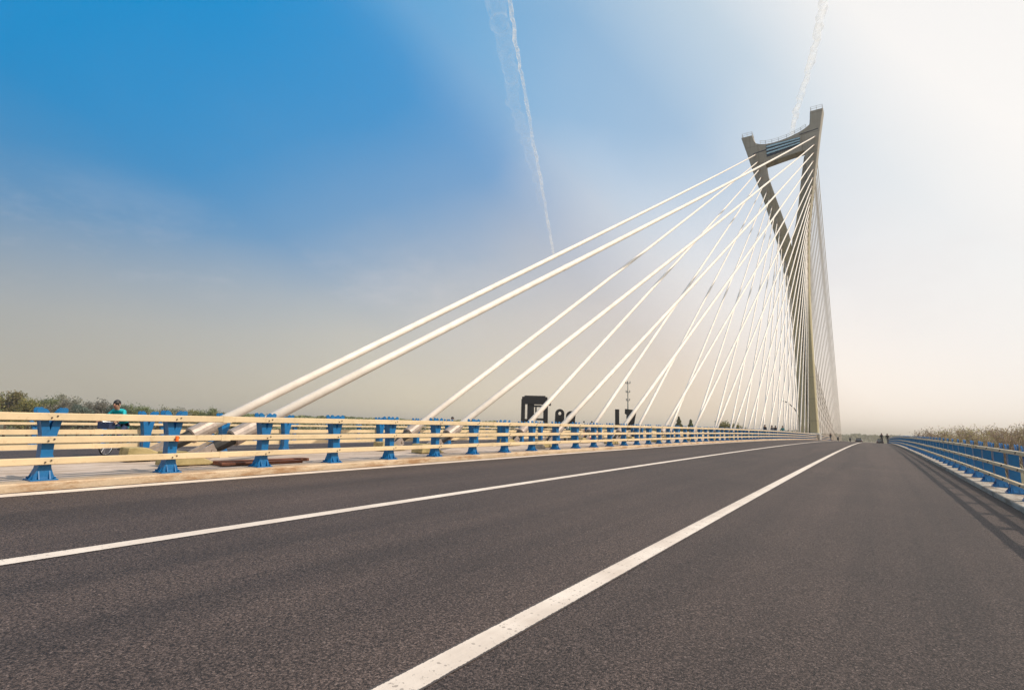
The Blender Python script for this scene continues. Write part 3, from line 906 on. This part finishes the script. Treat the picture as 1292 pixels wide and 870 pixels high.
person('cyclist in a teal jacket bent over the handlebar on the far carriageway', onr(-18.4, 6.82), PI + R(38), 'ride', M['teal'], M['navy'], scale=.95)
bicycle('bicycle ridden by the person in teal behind the median rails', onr(-18.4, 6.82), PI + R(38))
person('dark-clothed person seen head and shoulders above the rail, left of the third cable', (-24.6, 29.2, zroad(-24.6, 29.2)), R(-60), 'stand', M['dark_cloth'], M['dark_cloth'], scale=.98)
for q, (x, y, rz, ps, sh, lb) in enumerate(((-11.75, 76, 160, 'walk', M['dark_cloth'], 'leftmost of four dark figures on the median near the tower'),
                             (-11.5, 80, 190, 'walk', M['grey_cloth'], 'second from left of four dark figures on the median near the tower'),
                             (-11.35, 82, 170, 'stand', M['dark_cloth'], 'third from left of four dark figures on the median near the tower'),
                             (-10.6, 83, 200, 'walk', M['green_pl'], 'rightmost of four dark figures on the median near the tower'))):
    person(lb, (x, y, prof(y) + ZM), R(rz), ps, sh, M['dark_cloth'], group='figures on the median by the tower')
person('dark-clothed pedestrian on the road at the crest, nearer the centre line', onr(.85, 112), R(180), 'walk', M['dark_cloth'], M['dark_cloth'], group='pedestrians at the crest')
person('dark-clothed pedestrian at the crest close to the right rail', onr(1.68, 114), R(190), 'walk', M['dark_cloth'], M['grey_cloth'], group='pedestrians at the crest')
person('small distant person by the left rail just past the tower', onr(-8.85, 149), R(180), 'stand', M['dark_cloth'], M['navy'])
scooter('dark teal motor scooter parked behind the median rails', onr(-14.9, 28.7), R(175), M['green_pl'])
scooter('pink-red motor scooter parked behind the median rails', onr(-14.8, 31.0), R(168), M['pink'])
scooter('far dark motor scooter on the left shoulder past the tower', onr(-7.4, 150), R(180), M['black'])
scooter('far dark motor scooter in the middle lane beyond the crest', onr(-5.0, 150), R(180), M['black'])
car('dark car far ahead in the left lane beyond the crest', onr(-4.1, 188), 0)
car('dark car mostly hidden behind the crest near the two pedestrians', onr(.95, 185), 0)

# ------------------------------------------------------------------ dark structures beyond the bridge
GZ = -8.2
t = thing('steel_portal', 'black steel portal frame standing beyond the far carriageway', 'steel frame', (-55.1, 90, GZ), R(28))
t.scale = (.76, 1, 1)
h = 15.5
for x, wd, z1 in ((-2.9, .95, 15.2), (2.9, 1.15, 15.3)):
    m = MB(); m.box((x, 0, z1 / 2), (wd, 1.0, z1)); m.build('post', M['black'], t, bevel=.04)
m = MB(); m.box((.05, 0, 14.95), (6.5, 1.1, 1.45)); m.box((.1, 0, 15.78), (5.4, .8, .25)); m.box((3.95, 0, 14.3), (.55, .5, .55)); m.build('lintel', M['black'], t, bevel=.04)
m = MB(); m.box((-.95, 0, 12.9), (1.7, .8, 4.0)); m.build('guide_column', M['black'], t)
m = MB(); m.box((-1.8, 0, 11.1), (1.9, .7, .55)); m.box((.8, 0, 11.35), (4.2, .7, .4)); m.build('crossbeam', M['black'], t)
m = MB(); m.box((1.1, 0, 13.9), (2.6, .6, .35)); m.box((.4, .0, 13.3), (.35, .6, 1.2)); m.box((1.7, 0, 13.1), (.9, .5, .3), Matrix.Rotation(R(25), 3, 'Y')); m.build('hoist', M['black'], t)


def lug(label, loc, rz, hgt, wid, tilt, grp):
    t = thing('steel_lug', label, 'steel fixture', loc, rz, grp)
    m = MB(); r = wid / 2; n = 18
    # outline with a round eye, built as a ring loft plus tapered stem
    vs = []; rings = []
    outer = []
    for k in range(n):
        a = 2 * PI * k / n
        outer.append((r * math.cos(a), hgt - r + r * math.sin(a)))
    cx, cz = 0, hgt - r * .95
    inner = [(cx + r * .32 * math.cos(2 * PI * k / n), cz + r * .38 * math.sin(2 * PI * k / n)) for k in range(n)]
    def P(p, y): return (p[0] + (p[1] - hgt * .6) * tilt, y, p[1])
    vs = [P(p, -.45) for p in outer] + [P(p, -.45) for p in inner] + [P(p, .45) for p in outer] + [P(p, .45) for p in inner]
    fs = []
    for k in range(n):
        q = (k + 1) % n
        fs += [(k, q, n + q, n + k), (2 * n + q, 2 * n + k, 3 * n + k, 3 * n + q), (q, k, 2 * n + k, 2 * n + q), (n + k, n + q, 3 * n + q, 3 * n + k)]
    m.add(vs, fs)
    m.build('eye_plate', M['black'], t)
    m = MB(); m.prism([(-r * 1.15 - hgt * .6 * tilt, 0), (r * 1.15 - hgt * .6 * tilt, 0), (r * .98 + (hgt * .4 - r) * tilt, hgt - r), (r * .3 + (hgt * .4 - r * 1.4) * tilt, hgt - r * 1.42), (-r * .3 + (hgt * .4 - r * 1.4) * tilt, hgt - r * 1.42), (-r * .98 + (hgt * .4 - r) * tilt, hgt - r)], -.4, .4, 'y')
    m.build('stem', M['black'], t)
    return t


lug('black rounded steel plate with a small eye hole, right of the portal frame', (-49.6, 90, GZ), R(28), 13.35, 1.75, .03, 'eye plates beyond the bridge')
lug('black tilted steel plate with an eye hole, close behind a white cable', (-47.6, 90, GZ), R(28), 13.0, 1.8, .10, 'eye plates beyond the bridge')
t = thing('steel_stand', 'black post and wedge-shaped steel block on a low beam, below the thin mast', 'steel fixture', (-36.3, 90, GZ), R(22))
m = MB(); m.box((-1.45, 0, 6.65), (.72, .8, 13.3)); m.build('post', M['black'], t)
m = MB(); m.prism([(-.1, 0), (1.2, 0), (1.4, 10.4), (1.9, 13.2), (-.1, 13.4), (-.15, 12.6), (.15, 12.4), (.1, 10.6), (-.1, 10.4)], -.5, .5, 'y'); m.build('wedge', M['black'], t)
m = MB(); m.box((-.6, 0, 10.55), (1.2, .6, .4)); m.build('beam', M['black'], t)

t = thing('antenna_mast', 'thin grey antenna mast with three small platforms rising above the rail', 'antenna mast', (-99.6, 250, GZ))
m = MB(); m.tube([(0, 0, 0), (0, 0, 18), (0, 0, 34)], [.5, .34, .16], 8); m.build('pole', M['mast'], t)
for z, r_ in ((24.4, .9), (28.4, 1.0), (32.8, 1.2)):
    m = MB(); m.ring((0, 0, z), r_, .08, 'z', 16, 5); m.box((0, 0, z), (2 * r_, .14, .1)); m.box((0, 0, z), (.14, 2 * r_, .1))
    pf = m.build('platform', M['mast'], t)
    for k in range(3):
        a = k * 2 * PI / 3; m = MB(); m.box((r_ * math.cos(a), r_ * math.sin(a), z + .4), (.3, .3, 1.1)); m.build('antenna', M['mast'], pf)


# ------------------------------------------------------------------ trees
def leafquad(m, c, sz, rnd):
    n = Vector((rnd.gauss(0, 1), rnd.gauss(0, 1), rnd.gauss(0, .8))).normalized()
    a = n.orthogonal().normalized(); b = n.cross(a)
    q = rnd.random() * 6.28; a, b = a * math.cos(q) + b * math.sin(q), b * math.cos(q) - a * math.sin(q)
    w_ = sz * rnd.uniform(.45, .7); l = sz
    m.add([c - a * w_ - b * l * .5, c + a * w_ * .2 - b * l, c + a * w_ + b * l * .3, c - a * w_ * .1 + b * l], [(0, 1, 2, 3)])


def broad_tree(seed, h, r, nleaf, lsz, bare=False):
    rnd = random.Random(seed)
    tk = MB(); lf = MB()
    tk.tube([(0, 0, 0), (rnd.gauss(0, .15), rnd.gauss(0, .15), h * .3), (rnd.gauss(0, .3), rnd.gauss(0, .3), h * .62), (rnd.gauss(0, .4), rnd.gauss(0, .4), h * .92)], [h * .022, h * .017, h * .01, h * .003], 7)
    tips = []
    for k in range(16 if not bare else 34):
        z0 = h * rnd.uniform(.22, .75); a = rnd.random() * 6.28; up = rnd.uniform(.25, .9) if not bare else rnd.uniform(1.4, 3.2)
        rad = r * (1 - .55 * (z0 / h)) * rnd.uniform(.6, 1.05)
        p0 = Vector((0, 0, z0)); p2 = Vector((math.cos(a) * rad, math.sin(a) * rad, min(z0 + rad * up, h * rnd.uniform(.9, 1.0)))); p1 = p0.lerp(p2, .5) + Vector((0, 0, -.1 * rad))
        tk.tube([p0, p1, p2], [h * .007, h * .005, h * .0018], 5)
        tips.append((p1, p2))
        for q in range(3 if not bare else 6):
            s_ = p0.lerp(p2, rnd.uniform(.4, .95)); e_ = s_ + Vector((rnd.gauss(0, .12 * h * .5), rnd.gauss(0, .12 * h * .5), rnd.uniform(.03, .14) * h))
            tk.tube([s_, e_], [h * .003, h * .0013], 4); tips.append((s_, e_))
    clumps = []
    for a, b in tips:
        clumps.append((b, r * rnd.uniform(.16, .34))); clumps.append((a.lerp(b, .6), r * rnd.uniform(.14, .28)))
    for k in range(nleaf):
        c, cr = rnd.choice(clumps)
        d = Vector((rnd.gauss(0, 1), rnd.gauss(0, 1), rnd.gauss(0, .8)))
        leafquad(lf, c + d * cr * (.55 if not bare else .4), lsz * rnd.uniform(.6, 1.3), rnd)
    return tk, lf


def conifer(seed, h, r, nleaf, lsz):
    rnd = random.Random(seed); tk = MB(); lf = MB()
    tk.tube([(0, 0, 0), (0, 0, h)], [h * .02, h * .003], 7)
    for k in range(nleaf):
        q = rnd.random() ** 1.5; z = h * (.08 + .92 * q); rad = r * (1 - q) * rnd.uniform(.25, 1.05) * (1 + .22 * math.sin(z * 4)) + .05
        a = rnd.random() * 6.28
        leafquad(lf, Vector((math.cos(a) * rad, math.sin(a) * rad, z - rad * .25)), lsz * rnd.uniform(.6, 1.2), rnd)
    return tk, lf


def tree_proto(kind, seed, mat, bark, **kw):
    tk, lf = (broad_tree if kind == 'b' else conifer)(seed, **kw)
    return tk.mesh('trunk', bark, True, False), lf.mesh('crown', mat, False, False)


PB = {
    'yellow': [tree_proto('b', 1, M['leaf_yellow'], M['bark'], h=14, r=4.6, nleaf=5200, lsz=.24), tree_proto('b', 2, M['leaf_yellow'], M['bark'], h=13, r=4.2, nleaf=4800, lsz=.23)],
    'blue': [tree_proto('b', 3, M['leaf_blue'], M['bark'], h=12, r=4.6, nleaf=4800, lsz=.23), tree_proto('b', 4, M['leaf_blue'], M['bark'], h=12, r=4.0, nleaf=4800, lsz=.23)],
    'mauve': [tree_proto('b', 5, M['leaf_mauve'], M['bark'], h=12, r=4.6, nleaf=4800, lsz=.23), tree_proto('b', 6, M['leaf_mauve'], M['bark'], h=11, r=4.4, nleaf=4800, lsz=.23)],
    'green': [tree_proto('b', 7, M['leaf_green'], M['bark'], h=12, r=4.4, nleaf=4800, lsz=.23), tree_proto('b', 8, M['leaf_green'], M['bark'], h=11, r=4.8, nleaf=4800, lsz=.23)],
    'conifer': [tree_proto('c', 9, M['leaf_con'], M['bark'], h=16, r=5.6, nleaf=5200, lsz=.40), tree_proto('c', 10, M['leaf_con'], M['bark'], h=15, r=5.0, nleaf=4800, lsz=.40)],
    'bare': [tree_proto('b', 11 + k, M['leaf_pink'], M['bark_pale'], h=10, r=2.6, nleaf=1100, lsz=.10, bare=True) for k in range(4)],
}


def tree(kind, var, az, dist, eltop, label, cat='tree', group=None, rz=None):
    a = R(az); x, y = math.sin(a) * dist, math.cos(a) * dist
    ztop = camh + dist * math.tan(R(eltop))
    tm, lm = PB[kind][var % len(PB[kind])]
    h0 = {'yellow': (14, 13), 'blue': (12, 12), 'mauve': (12, 11), 'green': (12, 11), 'conifer': (16, 15), 'bare': (10,) * 4}[kind][var % len(PB[kind])]
    s_ = (ztop - GZ) / (h0 * 1.02)
    t = thing({'conifer': 'conifer_tree', 'bare': 'bare_tree'}.get(kind, 'broadleaf_tree'), label, cat, (x, y, GZ), random.random() * 6.28 if rz is None else rz, group)
    t.scale = (s_, s_, s_)
    for n_, me in (('trunk', tm), ('crown', lm)):
        o = bpy.data.objects.new(n_, me); C.objects.link(o); o.parent = t
    return t


ORDL = ['leftmost', 'second from left', 'third from left', 'fourth from left', 'fifth from left', 'sixth from left', 'seventh from left', 'eighth from left', 'ninth from left', 'tenth from left', 'eleventh from left', 'twelfth from left', 'thirteenth from left', 'fourteenth from left', 'fifteenth from left', 'sixteenth from left', 'seventeenth from left', 'eighteenth from left', 'nineteenth from left', 'twentieth from left', 'twenty-first from left', 'twenty-second from left', 'twenty-third from left', 'twenty-fourth from left']
lt = [('yellow', -78.2, 1.75), ('yellow', -76.9, 1.98), ('yellow', -75.6, 1.6), ('blue', -75.0, 1.45), ('green', -74.4, 1.35), ('mauve', -73.9, 1.5), ('mauve', -73.2, 1.65), ('blue', -72.5, 1.25), ('mauve', -71.6, 1.35), ('mauve', -70.9, 1.35), ('blue', -70.1, 1.15), ('green', -69.2, 1.05), ('green', -68.2, 1.0), ('mauve', -67.2, 1.05), ('green', -66.2, .95), ('mauve', -65.2, 1.0), ('yellow', -64.2, 1.05), ('green', -63.2, .9), ('yellow', -62.2, .85), ('green', -61.0, .78)]
nm = dict(yellow='yellow-green', blue='blue-green', mauve='brownish mauve', green='mid green')
for i, (kd, az, el) in enumerate(lt):
    tree(kd, i, az, 240 + (i * 37) % 60, el * (1 + .10 * math.sin(i * 2.3)), '%s tree, %s in the row above the left guard rail' % (nm[kd], ORDL[i]), group='trees beyond the left guard rail')
tree('conifer', 0, -16.68, 232, 1.66, 'left of two pointed conifers between the cables above the rail', group='conifers between the cables')
tree('conifer', 1, -15.55, 232, 1.4, 'right of two pointed conifers between the cables above the rail', group='conifers between the cables')
tree('yellow', 0, -12.4, 225, 1.45, 'left yellow-brown tree between the cables, right of the conifers', group='yellow trees between the cables')
tree('yellow', 1, -11.1, 225, 1.35, 'right yellow-brown tree between the cables, right of the conifers', group='yellow trees between the cables')
azs = [3.4, 4.1, 4.6, 5.2, 5.7, 6.1, 6.6, 7.0, 7.5, 8.0, 8.4, 8.9, 9.4, 9.9, 10.5]
els = [.75, .95, 1.0, .95, 1.05, 1.0, 1.2, 1.0, 1.1, 1.2, 1.05, 1.3, 1.2, 1.35, 1.4]
for i, (az, el) in enumerate(zip(azs, els)):
    tree('bare', i, az, 125 + (i * 29) % 40, el * .92, 'thin budding tree, %s of those behind the right guard rail' % ORDL[i], group='budding trees behind the right guard rail')


def wood(name, azr, dist, elr, n, mat, lsz, label):
    rnd = random.Random(len(name) + int(dist)); m = MB()
    for k in range(n):
        az = R(rnd.uniform(*azr)); d = dist * rnd.uniform(.94, 1.08)
        top = camh + d * math.tan(R(elr[0] + (elr[1] - elr[0]) * (.5 + .5 * mnoise.noise(Vector((az * 60, dist * .01, 3)))) ))
        z = GZ + (top - GZ) * (1 - rnd.random() ** 2 * .9)
        leafquad(m, Vector((math.sin(az) * d, math.cos(az) * d, z)), lsz * rnd.uniform(.5, 1.2), rnd)
    return tag(m.build(name, mat, fixn=False), kind='stuff', label=label)


wood('distant_wood', (-84, -30), 480, (.35, .72), 11000, M['leaf_green'], 1.6, 'low far-off wood along the horizon on the left')
wood('distant_wood', (-30, -6), 700, (.3, .55), 5000, M['leaf_green'], 2.4, 'low far-off wood along the horizon between the cables')
wood('distant_wood', (-8, 16), 1500, (.1, .30), 6000, M['leaf_green'], 4.5, 'hazy far-off wood beyond the crest')


# ------------------------------------------------------------------ contrails
def mat_trail(name, dens):
    m, nt, bs = new_mat(name)
    p = pos(nt)
    f = noi(nt, p, .022, 8, .7); f2 = noi(nt, p, .0022, 4, .6)
    a = mth(nt, 'MULTIPLY', ramp(nt, f, [(.36, 0.), (.66, 1.)]), ramp(nt, f2, [(.3, .35), (.6, 1.)]))
    a = mth(nt, 'MULTIPLY', a, dens)
    tr = nt.nodes.new('ShaderNodeBsdfTransparent'); df = nt.nodes.new('ShaderNodeBsdfTranslucent'); d2 = nt.nodes.new('ShaderNodeBsdfDiffuse')
    df.inputs[0].default_value = d2.inputs[0].default_value = (.9, .9, .9, 1)
    ms = nt.nodes.new('ShaderNodeMixShader'); nt.links.new(df.outputs[0], ms.inputs[1]); nt.links.new(d2.outputs[0], ms.inputs[2])
    mx = nt.nodes.new('ShaderNodeMixShader'); nt.links.new(a, mx.inputs[0]); nt.links.new(tr.outputs[0], mx.inputs[1]); nt.links.new(ms.outputs[0], mx.inputs[2])
    nt.links.new(mx.outputs[0], nt.nodes['Material Output'].inputs[0])
    return m


def trail(pts, r0_, r1_, mat, parent=None, name='core', sub=40, wob=6, seed=1):
    rnd = random.Random(seed); P = []; Rr = []
    for i in range(sub + 1):
        q = i / sub * (len(pts) - 1); k = min(int(q), len(pts) - 2); f_ = q - k
        p = Vector(pts[k]).lerp(Vector(pts[k + 1]), f_)
        P.append(p + Vector((rnd.gauss(0, wob), rnd.gauss(0, wob), rnd.gauss(0, wob)))); Rr.append((r0_ + (r1_ - r0_) * i / sub) * rnd.uniform(.8, 1.25))
    m = MB(); m.tube(P, Rr, 10, False)
    return m.build(name, mat, parent, smooth=True, fixn=False)


c1 = [(-1750, 2300, 3000), (-1995, 2820, 3000), (-2185, 3183, 3000), (-2383, 3586, 3000), (-2626, 4082, 3000), (-2896, 4628, 3000), (-3136, 5131, 3000), (-3545, 5962, 3000), (-4088, 7067, 3000), (-4469, 7846, 3000)]
t = thing('contrail', 'long white vapour trail with a feathered left edge in the upper middle of the sky', 'vapour trail', (0, 0, 0))
trail(c1, 13, 20, mat_trail('trail_core', .55), t, 'core', 60, 4, 3)
c1l = [(-1900, 2300, 3000), (-2090, 2760, 3000), (-2280, 3170, 3000), (-2520, 3620, 3000), (-2740, 4110, 3000), (-2985, 4650, 3000), (-3190, 5140, 3000), (-3580, 5960, 3000)]
trail(c1l, 75, 30, mat_trail('trail_veil', .10), t, 'veil', 50, 14, 5)
t = thing('contrail', 'short white vapour trail rising above the top of the tower', 'vapour trail', (0, 0, 0))
trail([(-60, 3700, 3000), (-119, 3950, 3000), (-187, 4318, 3000), (-291, 4747, 3000), (-424, 5266, 3000), (-510, 5680, 3000)], 27, 24, mat_trail('trail_short', .6), t, 'core', 40, 6, 9)

# ------------------------------------------------------------------ haze
m = bpy.data.materials.new('haze_air'); m.use_nodes = True
nt = m.node_tree; nt.nodes.clear()
ot = nt.nodes.new('ShaderNodeOutputMaterial'); pv = nt.nodes.new('ShaderNodeVolumePrincipled')
pv.inputs['Color'].default_value = (.98, .89, .76, 1); pv.inputs['Density'].default_value = HAZE; pv.inputs['Anisotropy'].default_value = .3
nt.links.new(pv.outputs[0], ot.inputs['Volume'])
hz = MB(); hz.box((0, 0, (GZ - 1.2 + 76) / 2), (19000, 19000, 76 - GZ + 1.2))
tag(hz.build('haze', m), kind='stuff', label='thin pale haze that fades the far trees')

scene.render.engine = 'CYCLES'
